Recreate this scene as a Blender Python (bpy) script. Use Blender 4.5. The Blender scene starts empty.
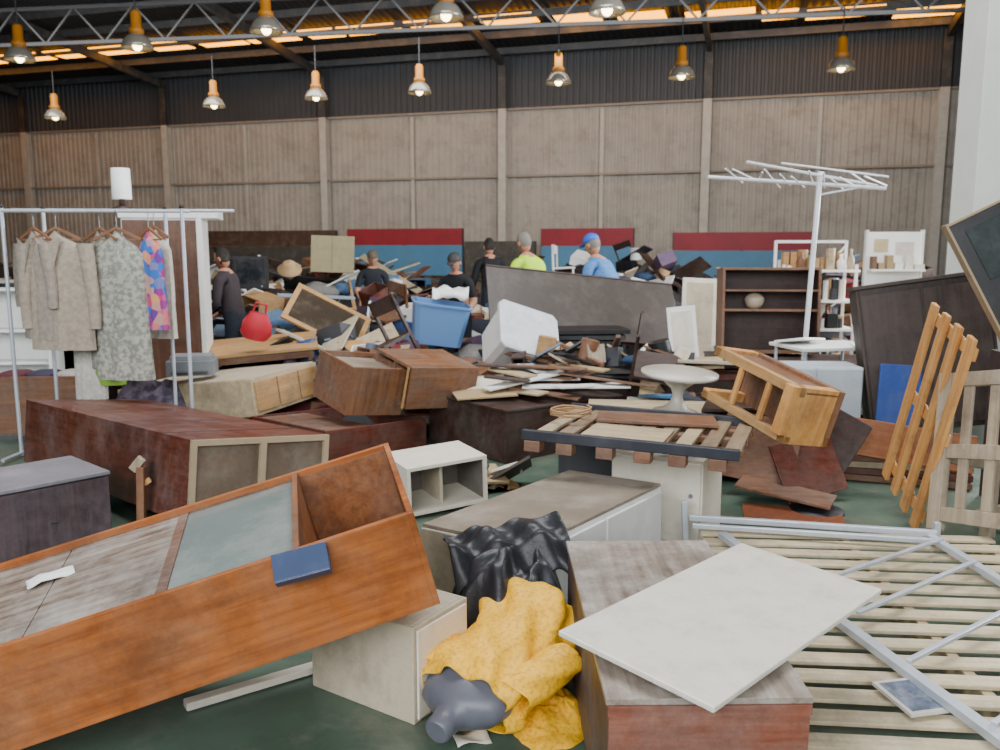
import bpy, math, random
from mathutils import Vector, Matrix, Euler, noise
R=math.radians
scene=bpy.context.scene
# ---------------------------------------------------------------- materials
def lin(h):
    h=h.lstrip('#'); o=[]
    for i in (0,2,4):
        c=int(h[i:i+2],16)/255
        o.append(c/12.92 if c<=.04045 else ((c+.055)/1.055)**2.4)
    return (*o,1)
def newmat(name):
    m=bpy.data.materials.new(name); m.use_nodes=True
    nt=m.node_tree; return m,nt,nt.nodes['Principled BSDF']
def mapped(nt,scale):
    tc=nt.nodes.new('ShaderNodeTexCoord'); mp=nt.nodes.new('ShaderNodeMapping')
    mp.inputs['Scale'].default_value=scale
    nt.links.new(tc.outputs['Object'],mp.inputs[0]); return mp.outputs[0]
def noisetex(nt,vec,scale,detail=4,rough=.6):
    n=nt.nodes.new('ShaderNodeTexNoise'); n.inputs['Scale'].default_value=scale
    n.inputs['Detail'].default_value=detail; n.inputs['Roughness'].default_value=rough
    nt.links.new(vec,n.inputs['Vector']); return n.outputs[0]
def ramp(nt,fac,stops):
    r=nt.nodes.new('ShaderNodeValToRGB'); e=r.color_ramp.elements
    while len(e)<len(stops): e.new(.5)
    for el,(p,c) in zip(e,stops): el.position=p; el.color=c
    nt.links.new(fac,r.inputs[0]); return r.outputs[0]
def mixc(nt,fac,a,b):
    m=nt.nodes.new('ShaderNodeMix'); m.data_type='RGBA'
    if isinstance(fac,float): m.inputs[0].default_value=fac
    else: nt.links.new(fac,m.inputs[0])
    for s,v in ((6,a),(7,b)):
        if isinstance(v,tuple): m.inputs[s].default_value=v
        else: nt.links.new(v,m.inputs[s])
    return m.outputs[2]
def bump(nt,bs,h,st,dist=.01):
    b=nt.nodes.new('ShaderNodeBump'); b.inputs['Strength'].default_value=st; b.inputs['Distance'].default_value=dist
    nt.links.new(h,b.inputs['Height']); nt.links.new(b.outputs[0],bs.inputs['Normal'])
cache={}
def wood(c1,c2,axis='x',dirt='#8d8478',da=.25,rough=.42,sc=1.0):
    k=('w',c1,c2,axis,dirt,da,rough,sc)
    if k in cache: return cache[k]
    m,nt,bs=newmat('wood_'+c1.strip('#')+axis)
    s=[14*sc]*3; s['xyz'.index(axis)]=.9*sc
    v=mapped(nt,s); n=noisetex(nt,v,2.2,6,.65)
    col=ramp(nt,n,[(.3,lin(c1)),(.7,lin(c2))])
    v2=mapped(nt,(1,1,1)); d=noisetex(nt,v2,3.1,8,.75)
    df=ramp(nt,d,[(.42,(0,0,0,1)),(.75,(min(1,da*2.2),)*3+(1,))])
    col=mixc(nt,df,col,lin(dirt))
    w=noisetex(nt,v2,1.7,7,.8); wf=ramp(nt,w,[(.48,(0,0,0,1)),(.66,(.55,.55,.55,1))])
    col=mixc(nt,wf,col,tuple(x*.35 for x in lin(c1)[:3])+(1,))
    nt.links.new(col,bs.inputs['Base Color'])
    rr=ramp(nt,d,[(.35,(rough,)*3+(1,)),(.7,(min(1,rough+.35),)*3+(1,))]); nt.links.new(rr,bs.inputs['Roughness'])
    bump(nt,bs,n,.15,.003); cache[k]=m; return m
def plain(c,rough=.5,var=.12,dirt='#7d7567',da=.2,metal=0.,sc=4.,bmp=0.):
    k=('p',c,rough,var,dirt,da,metal,sc,bmp)
    if k in cache: return cache[k]
    m,nt,bs=newmat('surface_'+c.strip('#'))
    v=mapped(nt,(1,1,1)); n=noisetex(nt,v,sc,6,.7)
    b=lin(c); lo=tuple(x*(1-var) for x in b[:3])+(1,); hi=tuple(min(1,x*(1+var)) for x in b[:3])+(1,)
    col=ramp(nt,n,[(.35,lo),(.65,hi)])
    d=noisetex(nt,v,sc*.55+1.3,8,.75)
    df=ramp(nt,d,[(.48,(0,0,0,1)),(.75,(min(1,da*2.2),)*3+(1,))])
    col=mixc(nt,df,col,lin(dirt))
    nt.links.new(col,bs.inputs['Base Color']); bs.inputs['Roughness'].default_value=rough
    bs.inputs['Metallic'].default_value=metal
    if bmp: bump(nt,bs,noisetex(nt,v,sc*6,5,.6),bmp,.01)
    cache[k]=m; return m
def fabric(c,c2=None,sc=30,th=.5,rough=.9):
    k=('f',c,c2,sc,rough)
    if k in cache: return cache[k]
    m,nt,bs=newmat('fabric_'+c.strip('#'))
    v=mapped(nt,(1,1,1)); n=noisetex(nt,v,sc,3,.6)
    a=lin(c); b=lin(c2) if c2 else tuple(x*.7 for x in a[:3])+(1,)
    col=ramp(nt,n,[(th-.08 if c2 else .3,b),(th+.08 if c2 else .7,a)])
    nt.links.new(col,bs.inputs['Base Color']); bs.inputs['Roughness'].default_value=rough
    bump(nt,bs,noisetex(nt,v,7,4,.6),.5,.02)
    cache[k]=m; return m
def floral():
    m,nt,bs=newmat('fabric_floral'); v=mapped(nt,(1,1,1))
    vo=nt.nodes.new('ShaderNodeTexVoronoi'); vo.inputs['Scale'].default_value=16
    nt.links.new(v,vo.inputs['Vector'])
    sep=nt.nodes.new('ShaderNodeSeparateColor'); nt.links.new(vo.outputs['Color'],sep.inputs[0])
    col=ramp(nt,sep.outputs[0],[(.0,lin('#2b3f9a')),(.3,lin('#c5307a')),(.55,lin('#e0a070')),(.8,lin('#3a6fc0'))])
    nt.links.new(col,bs.inputs['Base Color']); bs.inputs['Roughness'].default_value=.9; return m
def emis(c,s):
    m,nt,bs=newmat('glow_'+c.strip('#')); bs.inputs['Base Color'].default_value=lin(c)
    bs.inputs['Emission Color'].default_value=lin(c); bs.inputs['Emission Strength'].default_value=s; return m
def glassy(c,rough=.15,tr=.6):
    m,nt,bs=newmat('translucent_'+c.strip('#')); bs.inputs['Base Color'].default_value=lin(c)
    bs.inputs['Roughness'].default_value=rough; bs.inputs['Transmission Weight'].default_value=tr; return m
# ---------------------------------------------------------------- mesh builder
def perp(d):
    d=d.normalized(); a=Vector((0,0,1)) if abs(d.z)<.9 else Vector((1,0,0))
    x=d.cross(a).normalized(); return x,d.cross(x).normalized()
class MB:
    def __init__(s,name): s.n=name; s.v=[]; s.f=[]; s.m=[]; s.sm=[]; s.mats=[]
    def mi(s,m):
        if m not in s.mats: s.mats.append(m)
        return s.mats.index(m)
    def add(s,vs,fs,m,smooth=False):
        o=len(s.v); s.v+= [Vector(v) for v in vs]; i=s.mi(m)
        for f in fs: s.f.append([o+k for k in f]); s.m.append(i); s.sm.append(smooth)
    def box(s,lo,hi,m,M=None):
        x0,y0,z0=lo;x1,y1,z1=hi
        vs=[Vector(p) for p in((x0,y0,z0),(x1,y0,z0),(x1,y1,z0),(x0,y1,z0),(x0,y0,z1),(x1,y0,z1),(x1,y1,z1),(x0,y1,z1))]
        if M: vs=[M@v for v in vs]
        s.add(vs,[(0,3,2,1),(4,5,6,7),(0,1,5,4),(1,2,6,5),(2,3,7,6),(3,0,4,7)],m)
    def obox(s,c,d,e,m):
        M=Matrix.Translation(c)@Euler([R(a) for a in e]).to_matrix().to_4x4()
        s.box([-a/2 for a in d],[a/2 for a in d],m,M)
    def cyl(s,p0,p1,r0,m,r1=None,n=12,caps=True):
        p0=Vector(p0);p1=Vector(p1); r1=r0 if r1 is None else r1
        x,y=perp(p1-p0); vs=[]
        for p,r in((p0,r0),(p1,r1)):
            for i in range(n):
                a=2*math.pi*i/n; vs.append(p+x*math.cos(a)*r+y*math.sin(a)*r)
        s.add(vs,[(i,(i+1)%n,n+(i+1)%n,n+i) for i in range(n)],m,True)
        if caps: s.add(vs,[tuple(range(n))[::-1],tuple(range(n,2*n))],m)
    def bar(s,p0,p1,w,h,m):
        p0=Vector(p0);p1=Vector(p1);d=p1-p0
        q=d.to_track_quat('X','Z'); M=Matrix.Translation(p0)@q.to_matrix().to_4x4()
        s.box((0,-w/2,-h/2),(d.length,w/2,h/2),m,M)
    def tube(s,pts,r,m,n=8):
        for a,b in zip(pts,pts[1:]): s.cyl(a,b,r,m,n=n)
        for p in pts[1:-1]: s.sph(p,(r,)*3,m,8,5)
    def lathe(s,prof,m,n=20,M=None):
        vs=[]
        for r,z in prof:
            for i in range(n):
                a=2*math.pi*i/n; v=Vector((r*math.cos(a),r*math.sin(a),z)); vs.append(M@v if M else v)
        fs=[]
        for j in range(len(prof)-1):
            for i in range(n): fs.append((j*n+i,j*n+(i+1)%n,(j+1)*n+(i+1)%n,(j+1)*n+i))
        s.add(vs,fs,m,True)
    def sph(s,c,r,m,n=14,k=9,M=None,fn=None):
        vs=[];c=Vector(c)
        for j in range(k+1):
            t=math.pi*j/k
            for i in range(n):
                a=2*math.pi*i/n; u=Vector((math.sin(t)*math.cos(a),math.sin(t)*math.sin(a),math.cos(t)))
                v=Vector((u.x*r[0],u.y*r[1],u.z*r[2]))
                if fn: v=fn(u,v)
                if M: v=M@v
                vs.append(c+v)
        s.add(vs,[(j*n+i,(j+1)*n+i,(j+1)*n+(i+1)%n,j*n+(i+1)%n) for j in range(k) for i in range(n)],m,True)
    def loft(s,secs,m,caps=True,smooth=True):
        n=len(secs[0]); vs=[p for q in secs for p in q]
        s.add(vs,[(j*n+i,j*n+(i+1)%n,(j+1)*n+(i+1)%n,(j+1)*n+i) for j in range(len(secs)-1) for i in range(n)],m,smooth)
        if caps: s.add(vs,[tuple(range(n))[::-1],tuple(range(len(vs)-n,len(vs)))],m,smooth)
    def grid(s,fn,nu,nv,m):
        vs=[fn(i/nu,j/nv) for j in range(nv+1) for i in range(nu+1)]
        s.add(vs,[(j*(nu+1)+i,j*(nu+1)+i+1,(j+1)*(nu+1)+i+1,(j+1)*(nu+1)+i) for j in range(nv) for i in range(nu)],m,True)
    def case(s,D,m,open='',t=.018,inner=None,o=(0,0,0),M=None):
        X,Y,Z=D; ox,oy,oz=o
        def b(lo,hi,mm): s.box((lo[0]+ox,lo[1]+oy,lo[2]+oz),(hi[0]+ox,hi[1]+oy,hi[2]+oz),mm,M)
        if 'x-' not in open: b((0,0,0),(t,Y,Z),m)
        if 'x+' not in open: b((X-t,0,0),(X,Y,Z),m)
        if 'y-' not in open: b((t,0,0),(X-t,t,Z),m)
        if 'y+' not in open: b((t,Y-t,0),(X-t,Y,Z),m)
        y0=0 if 'y-' in open else t; y1=Y if 'y+' in open else Y-t
        if 'z-' not in open: b((t,y0,0),(X-t,y1,t),m)
        if 'z+' not in open: b((t,y0,Z-t),(X-t,y1,Z),m)
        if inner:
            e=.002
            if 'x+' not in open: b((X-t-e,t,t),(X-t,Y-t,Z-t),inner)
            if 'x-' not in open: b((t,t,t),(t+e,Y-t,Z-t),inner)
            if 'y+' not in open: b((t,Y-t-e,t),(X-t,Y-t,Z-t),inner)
    def done(s,loc=(0,0,0),e=(0,0,0),bev=.004,parent=None,sub=0,solid=0):
        me=bpy.data.meshes.new(s.n); me.from_pydata(s.v,[],s.f)
        for m in s.mats: me.materials.append(m)
        me.polygons.foreach_set('material_index',s.m); me.polygons.foreach_set('use_smooth',s.sm); me.update()
        o=bpy.data.objects.new(s.n,me); scene.collection.objects.link(o)
        o.location=loc; o.rotation_euler=[R(a) for a in e]
        if parent: o.parent=parent
        if solid:
            q=o.modifiers.new('solid','SOLIDIFY'); q.thickness=solid
        if sub:
            q=o.modifiers.new('sub','SUBSURF'); q.levels=sub; q.render_levels=sub
        if bev:
            q=o.modifiers.new('bevel','BEVEL'); q.width=bev; q.segments=2; q.limit_method='ANGLE'; q.angle_limit=R(50)
        return o
# palette
ORA=wood('#80400f','#b8682c','x',dirt='#94755a',da=.22,rough=.36)
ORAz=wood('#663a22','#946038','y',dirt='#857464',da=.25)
MUD=wood('#4f3526','#a39688','x',dirt='#aaa59e',da=.45,rough=.33)
MUDR=wood('#5a2f20','#84604a','x',dirt='#8a8078',da=.35,rough=.4)
RED=wood('#42180e','#6c3422','y',dirt='#84706a',da=.3,rough=.3)
REDx=wood('#42180e','#6e3022','x',dirt='#776458',da=.25,rough=.35)
DKB=wood('#24150f','#432a22','x',dirt='#625650',da=.3)
MIDB=wood('#5c3822','#8a5c3c','x',dirt='#867a6e',da=.3)
MIDBz=wood('#5c3820','#92603c','z',dirt='#867a6e',da=.25)
PINE=wood('#b0702f','#dca865','z',dirt='#98866c',da=.12)
PINEx=wood('#9c7040','#c49860','x',dirt='#8d8068',da=.3)
GREYW=wood('#8c7a64','#b8a68c','z',dirt='#9d9488',da=.3)
PLY=wood('#a08c6c','#c8b490','x',dirt='#978a78',da=.3,sc=.6)
CREAM=plain('#ded6c4',.5,.05,'#9a9080',.22)
WHITE=plain('#e8e8e4',.4,.04,'#b3aca0',.18)
BEIGE=plain('#bcae96',.5,.08,'#7c7262',.35)
DUSTY=plain('#887b6c',.35,.15,'#b5ada2',.4,sc=2.5)
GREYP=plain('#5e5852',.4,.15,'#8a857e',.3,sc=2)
BLACK=plain('#141518',.5,.2,'#36363a',.2)
DGREY=plain('#34353a',.6,.2,'#55534e',.2)
STEEL=plain('#9da3aa',.35,.1,'#6b6a68',.2,metal=.7)
STEELW=plain('#c2c8d0',.35,.06,'#8a857e',.2,metal=.3)
BLUE=plain('#284a80',.5,.1)
CARD=plain('#a88f68',.85,.08,'#7a6a52',.2)
# ---------------------------------------------------------------- hall (own local frame)
HY=-16.7
HM=Matrix.Translation((0,25.8,0))@Matrix.Rotation(R(HY),4,'Z')
def hall(b,bev=0): 
    o=b.done(bev=bev); o.matrix_world=HM; return o
FL=plain('#4a5e50',.4,.22,'#7a7b6a',.4,sc=1.6,bmp=.15)
b=MB('floor'); b.box((-40,-42,-.15),(24,3,0),FL); hall(b)
def corr(b,x0,x1,z0,z1,y,m,p=.19,d=.035):
    n=int((x1-x0)/p); vs=[];fs=[]
    for i in range(n):
        a=x0+i*p
        for dx,yy in((0,0),(.06,0),(.08,-d),(.17,-d)):
            vs+=[(a+dx,y+yy,z0),(a+dx,y+yy,z1)]
    for i in range(len(vs)//2-1): fs.append((2*i,2*i+2,2*i+3,2*i+1))
    b.add(vs,fs,m)
WL=plain('#9b948a',.6,.12,'#736a60',.4,sc=.35)
WD=plain('#34363a',.6,.1,'#26272a',.2,sc=.5)
b=MB('wall_back')
b.box((-36,.05,0),(13,.25,7.3),WD)
corr(b,-36,12.8,0,5.68,0,WL,d=.022); corr(b,-36,12.8,5.72,7.25,.03,WD)
hall(b)
COLM=plain('#aaa59b',.6,.08)
COLD=plain('#28292a',.6,.08)
for k in range(-6,3):
    x=.15+5.8*k
    b=MB('steel_column'); b.box((x-.11,-.3,0),(x+.11,-.28,5.7),COLM); b.box((x-.11,-.09,0),(x+.11,-.07,5.7),COLM); b.box((x-.015,-.28,0),(x+.015,-.09,5.7),COLM)
    b.box((x-.11,-.3,5.7),(x+.11,-.28,7.1),COLD); b.box((x-.015,-.28,5.7),(x+.015,-.09,7.1),COLD)
    b.box((x-.2,-.35,0),(x+.2,-.06,.02),COLM); hall(b)
b=MB('trim_back')
for i in range(-6,2):
    x=.15+5.8*i+2.9; b.box((x-.05,-.1,0),(x+.05,-.04,5.6),COLM)
for z in (3.8,5.7): b.box((-36,-.12,z-.03),(12.8,-.045,z+.03),plain('#85796c',.6))
hall(b)
REDP=plain('#861322',.5,.1,'#5a181c',.3,sc=.8); BLUP=plain('#44789a',.5,.1,'#5a6a70',.3,sc=.8); GRYP=plain('#3b3632',.6)
for x0,x1,mm,zt_ in((-4.6,-.9,REDP,2.28),(1.5,4.1,REDP,2.25),(5.2,8.8,REDP,2.12),(-10,-5.0,plain('#42291a',.6),2.25),(-.8,1.3,GRYP,1.9)):
    b=MB('stall_partition'); b.box((x0,-.9,zt_-.48),(x1,-.84,zt_),mm); b.box((x0,-.9,.9),(x1,-.84,zt_-.49),BLUP if mm is REDP else GRYP)
    n=int((x1-x0)/2)+1
    for i in range(n+1):
        x=x0+(x1-x0)*i/n; b.box((x-.03,-.84,0),(x+.03,-.78,zt_),DGREY)
    hall(b)
RM=plain('#202023',.6,.15,'#18181b',.2,sc=.5)
def zr(y): return 7.3+.1*(-y)
b=MB('ceiling')
vs=[];fs=[]
n=255
for i in range(n):
    x=-36+i*.19
    for dx,h in((0,0),(.05,0),(.08,.04),(.16,.04)): vs+=[(x+dx,.3,zr(.3)+h),(x+dx,-38,zr(-38)+h)]
for i in range(len(vs)//2-1): fs.append((2*i,2*i+1,2*i+3,2*i+2))
b.add(vs,fs,RM)
b.add([(-36,.3,zr(.3)+.1),(13.5,.3,zr(.3)+.1),(13.5,-38,zr(-38)+.1),(-36,-38,zr(-38)+.1)],[(0,1,2,3)],RM)
hall(b)
b=MB('roof_purlins'); PM=plain('#3e3f42',.5,.1,metal=.2)
for i in range(14):
    y=-.5-i*1.3; b.box((-36,y-.03,zr(y)-.2),(12.7,y+.03,zr(y)-.02),PM)
for k in range(-6,3):
    x=.15+5.8*k; b.bar((x,-.4,zr(0)-.3),(x,-30,zr(-30)-.3),.12,.22,plain('#303032',.5))
hall(b)
SKY=emis('#ffa51c',5.5)
b=MB('skylight_panels')
random.seed(3)
x=-24.
while x<10.8:
    w=random.uniform(.7,1.8); yb=-2.7 if x<0 else -2.7+x*.16
    b.box((x,yb-.5,zr(yb)-.06),(min(x+w,12.3),yb+.42,zr(yb)-.045),SKY); x+=w+random.uniform(.12,.5)
hall(b,0)
b=MB('roof_truss'); TM=plain('#2f3134',.5,.1,metal=.2,dirt='#3a3a3a')
def tr(x,z): return (x,-6.2+ (x*.15),z)
for z in(6.5,7.3):
    b.bar(tr(-24,z),tr(12.5,z),.08,.08,TM)
x=-24.
while x<11.5:
    b.bar(tr(x,6.5),tr(x+.75,7.3),.04,.04,TM); b.bar(tr(x+.75,7.3),tr(x+1.5,6.5),.04,.04,TM); x+=1.5
hall(b)
b=MB('wall_right')
b.box((12.8,-9,0),(13,.3,8),WD); b.box((12.8,-20,4.5),(13,-9,9.2),WD); b.box((12.8,-38,0),(13,-20,11.0),WD); hall(b)
b=MB('wall_left'); b.box((-36.2,-38,0),(-36,.3,11.0),WD); hall(b)
PILM=plain('#dcded6',.6,.04,'#b8b6a8',.1,sc=1)
b=MB('white_column'); b.box((0,0,0),(.5,.5,8.6),PILM); b.box((-.03,-.03,0),(.53,.53,.25),PILM); b.done((3.83,7.0,0),(0,0,-8))
LO=plain('#c07a1c',.4,.1,da=.05); GLZ=plain('#a8a295',.22,.1,metal=.5,da=.05); GLOW=emis('#ffe2a8',14)
def lamp(w):
    x,y,z=w; b=MB('high_bay_lamp')
    b.cyl((0,0,.6),(0,0,1.15),.012,DGREY,n=6)
    b.lathe([(0,.6),(.06,.6),(.085,.56),(.085,.34),(.12,.30),(.12,.25),(.07,.22)],LO,16)
    b.lathe([(.07,.24),(.14,.21),(.2,.15),(.245,.06),(.26,0),(.25,0),(.235,.06),(.19,.14),(.12,.19),(0,.21)],GLZ,24)
    b.sph((0,0,.05),(.08,.08,.09),GLOW,10,6)
    b.done((x,y,z),bev=0)
for u,Y0,v in((56,19,110),(215,19,98),(317,19,90),(420,19,84),(558,19,74),(680,19,68),(838,19,60),(25,13.3,50),(142,13.3,38),(270,13.3,22),(447,13.3,8),(605,13.3,2)):
    a=(u-500)/850; Y=Y0/(1+.3*a); lamp((a*Y*.94,Y*.97,1.65+(250-v)/850*Y*.93-.22))
# ---------------------------------------------------------------- foreground furniture
b=MB('wardrobe')
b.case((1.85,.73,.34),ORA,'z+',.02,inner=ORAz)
b.box((.02,.02,.30),(.62,.71,.315),MUD); b.box((.625,.02,.30),(1.05,.71,.315),MUD)
GLS=plain('#727c78',.15,.1,'#a09f98',.35,sc=2)
b.box((1.055,.02,.30),(1.455,.71,.312),GLS)
b.box((1.46,.02,.02),(1.48,.71,.338),ORAz)
b.box((1.02,.02,.29),(1.055,.71,.318),MUDR)
b.done((-1.94,2.27,0.02),(5.2,-15.1,12.3))
b=MB('blue_notebook'); NB=plain('#3a4866',.35,.1,'#6a7080',.2); b.box((0,0,0),(.17,.09,.012),NB); b.box((.004,.004,.012),(.167,.087,.03),WHITE); b.box((0,0,.03),(.17,.09,.036),NB); b.box((.0,-.004,0),(.17,0,.036),NB); b.done((-.68,2.47,.635),(48,-12,10),bev=.003)
b=MB('crumpled_paper'); b.grid(lambda u,v:(u*.15,v*.06,.014*noise.noise(Vector((u*3,v*3,1)))+.008*math.sin(u*5)),10,6,WHITE); b.done((-1.60,2.74,.515),(5,-15,30),bev=0,solid=.003)
b=MB('wardrobe')
b.case((.91,2.6,.47),RED,'y-',.02)
FRM=plain('#a08c70',.5,.1)
b.box((.02,.004,.02),(.89,.02,.45),plain('#665648',.35,.2,'#8a8276',.35,sc=2))
for lo,hi in(((0,-.018,0),(.91,.004,.035)),((0,-.018,.435),(.91,.004,.47)),((0,-.018,.035),(.035,.004,.435)),((.875,-.018,.035),(.91,.004,.435)),((.43,-.018,.035),(.47,.004,.435))): b.box(lo,hi,FRM)
b.box((.0,.35,.47),(.91,.37,.472),DKB)
b.done((-1.73,4.52,.15),(-2.0,7,46.5))
b=MB('bedside_cabinet')
CM=wood('#32252a','#574648','z',dirt='#6c6268',da=.3)
b.case((.60,.51,.41),CM,'',.02); b.box((.0,-.016,.03),(.60,0,.40),CM)
b.box((-.01,-.02,.41),(.61,.52,.43),plain('#7c7880',.3,.15,'#a09da4',.3))
b.box((.28,-.022,.2),(.32,-.016,.21),DGREY)
b.done((-2.6,4.18,0),(0,0,48))
b=MB('storage_cabinet')
b.case((.32,.5,.36),BEIGE,'z-',.018); b.box((.015,-.01,.015),(.305,0,.345),CREAM); b.done((-.30,2.77,0),(0,0,56.5))
b=MB('timber_batten'); b.bar((-1.14,2.87,.02),(-.68,3.19,.02),.05,.03,CREAM); b.done()
b=MB('open_bedside_cabinet')
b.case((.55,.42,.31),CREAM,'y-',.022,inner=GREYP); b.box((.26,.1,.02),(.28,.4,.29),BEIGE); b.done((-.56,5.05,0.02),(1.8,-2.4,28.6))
b=MB('low_cabinet')
b.case((1.31,.56,.42),WHITE,'',.018)
b.box((0,0,.42),(1.31,.56,.438),DUSTY)
b.box((.02,-.016,.03),(.64,0,.40),WHITE); b.box((.66,-.016,.03),(1.29,0,.40),WHITE)
b.box((-.012,.0,0),(0,.56,.42),BEIGE)
b.done((.12,3.28,.03),(-.8,1.9,56))
b=MB('white_cupboard')
b.case((.54,.40,.5),CREAM,'',.018); b.box((.01,-.016,.02),(.53,0,.48),CREAM)
b.cyl((.48,-.03,.3),(.48,-.016,.3),.012,STEEL)
b.done((.65,4.82,0),(0,0,-29.5))
b=MB('slatted_tabletop'); L,W=1.15,.97
DF=plain('#262932',.4,.15,'#4c4e54',.25)
b.box((0,-.02,.03),(L,.02,.085),DF); b.box((0,W-.03,.03),(L,W+.01,.085),DF)
SLT=wood('#6c563e','#9c8060','y',dirt='#857c70',da=.35)
for i in range(9):
    x=.03+i*(L-.12)/8; b.box((x,.02,.035),(x+.085,W-.03,.055),SLT if i%3 else PLY)
for y in(.2,.5,.75): b.box((0,y,.0),(L,y+.06,.035),MIDB)
b.box((.3,.1,.056),(.75,.45,.07),PLY); b.obox((.6,.7,.075),(.7,.3,.02),(0,0,12),MIDB)
for x in(0.02,.2,.42,.62,.8,1.0): b.box((x,-.03,-.03),(x+.09,.06,.03),MIDB)
b.done((.12,4.54,.60),(-1,1,-21))
b=MB('rope_coil'); pts=[Vector((.12*math.cos(a*.5)*(1+.1*math.sin(a)),.12*math.sin(a*.5)*(1+.12*math.cos(a*1.3)),.012+.001*a)) for a in range(40)]
b.tube(pts,.006,plain('#a5825a',.8),6); b.done((.42,4.95,.675),bev=0)
b=MB('dark_storage_crate'); b.case((.45,.35,.5),DGREY,'x-',.02); b.box((.1,.02,.2),(.4,.3,.22),MIDB); b.done((.35,5.25,.02),(0,0,-20))
b=MB('wooden_cabinet')
RW=wood('#683524','#955842','x',dirt='#9a8a80',da=.25); TW=wood('#6c5d50','#a4988c','y',dirt='#bcb4aa',da=.4,rough=.3); SW=wood('#30201b','#4f3a34','y',dirt='#8a7e78',da=.3)
b.case((.54,1.11,.44),SW,'',.02); b.box((-.008,-.012,.44),(.548,1.12,.458),TW)
b.box((.0,-.018,.0),(.54,0,.41),RW); b.box((-.004,-.02,.41),(.544,0,.44),RW); b.box((0,-.019,.21),(.54,-.017,.215),DKB)
b.done((.29,2.14,.01),(2,0,1))
b=MB('laminate_board'); SP=plain('#e0d9cb',.3,.04,'#a59a88',.25,sc=9)
b.box((0,0,0),(1.03,.53,.018),SP); b.done((.54,2.0,.49),(3,-1,44))
b=MB('slatted_bed_base'); SL=wood('#b8a684','#dccca8','x',dirt='#8d8270',da=.3)
random.seed(4)
for x in(.0,.7,1.4): b.box((x,0,.06),(x+.04,2.35,.145),PLY)
for i in range(17): 
    y=.01+i*.14; b.obox((.72,y+.035,.155),(1.5,.08,.016),(0,0,random.uniform(-.8,.8)),SL)
for x in(.02,1.42):
    for y in(.05,1.0,2.3): b.cyl((x,y,0),(x,y,.07),.025,DGREY)
b.done((.90,2.10,0),(0,0,-5))
b=MB('metal_bed_frame'); z=.205
b.bar((1.02,4.42,z+.02),(2.22,4.16,z+.02),.03,.03,STEELW); b.bar((1.02,4.34,z),(2.22,4.09,z),.025,.025,STEELW)
b.bar((1.02,4.47,0),(1.0,4.47,.30),.03,.03,STEELW); b.bar((2.24,4.2,0),(2.24,4.2,.27),.03,.03,STEELW)
b.bar((2.19,4.2,z),(2.24,2.3,z),.04,.03,STEELW)
b.bar((1.14,4.2,z),(1.52,2.2,z),.045,.03,STEELW)
for p,q in(((1.38,3.52),(2.2,4.07)),((1.42,3.2),(2.2,3.77)),((1.43,2.80),(2.2,3.35)),((1.5,2.4),(2.2,2.9))): b.bar((*p,z+.02),(*q,z+.02),.022,.015,STEELW)
b.done(bev=.003)
b=MB('framed_photo'); b.box((0,0,0),(.16,.2,.012),plain('#c9c4bc',.4)); b.box((.015,.015,.012),(.145,.185,.0135),plain('#5b6578',.3,.5,'#b0b4ba',.4,sc=14)); b.done((1.31,2.52,.175),(2,0,12),bev=.002)
# mannequin torso + garments
GREYM=plain('#5c5d66',.4,.08,'#7a7a80',.15)
root=bpy.data.objects.new('dressmaker_mannequin',None); scene.collection.objects.link(root)
def ell(z,rx,ry,n=28,wr=0,seed=0,cx=0,cy=0):
    o=[]
    for i in range(n):
        a=2*math.pi*i/n; k=1+wr*noise.noise(Vector((math.cos(a)*2.5+seed,math.sin(a)*2.5,z*9)))+wr*.5*math.sin(a*7+z*25)
        o.append(Vector((cx+rx*k*math.cos(a),cy+ry*k*math.sin(a),z)))
    return o
b=MB('torso')
b.loft([ell(*t) for t in((.1,.14,.09),(.16,.14,.095),(.26,.12,.085),(.36,.15,.105),(.44,.165,.115),(.52,.17,.095),(.575,.15,.08),(.61,.09,.065),(.625,.055,.052),(.66,.047,.047),(.70,.047,.047),(.705,.04,.04))],GREYM)
b.done(parent=root,bev=0)
YEL=fabric('#efb414','#cf960a',70,.45,.6)
b=MB('yellow_mesh_top')
secs=[ell(z,rx,ry,64,.2,3) for z,rx,ry in((-.02,.17,.13),(.03,.205,.15),(.08,.205,.15),(.14,.195,.14),(.18,.185,.135),(.24,.175,.13),(.3,.175,.13),(.36,.19,.14),(.44,.205,.155),(.5,.2,.14),(.54,.165,.115))]
b.loft(secs,YEL,False)
for sx in(-1,1):
    ss=[]
    for i in range(9):
        t=i/8; c=Vector((sx*(.15+.11*t),.02+.03*t,.50-.24*t)); ss.append([c+Vector((math.cos(a)*(.08-.015*t)*(1+.2*math.sin(a*5+t*9)),math.sin(a)*(.065-.01*t)*(1+.15*math.sin(a*4+t*14)),0)) for a in [2*math.pi*k/22 for k in range(22)]])
    b.loft(ss,YEL,False)
b.done(parent=root,bev=0,solid=.006,sub=1)
root.location=(.15,3.15,.25); root.rotation_euler=(Vector((-.45,-.74,-.19))).to_track_quat('Z','Y').to_euler()
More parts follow.
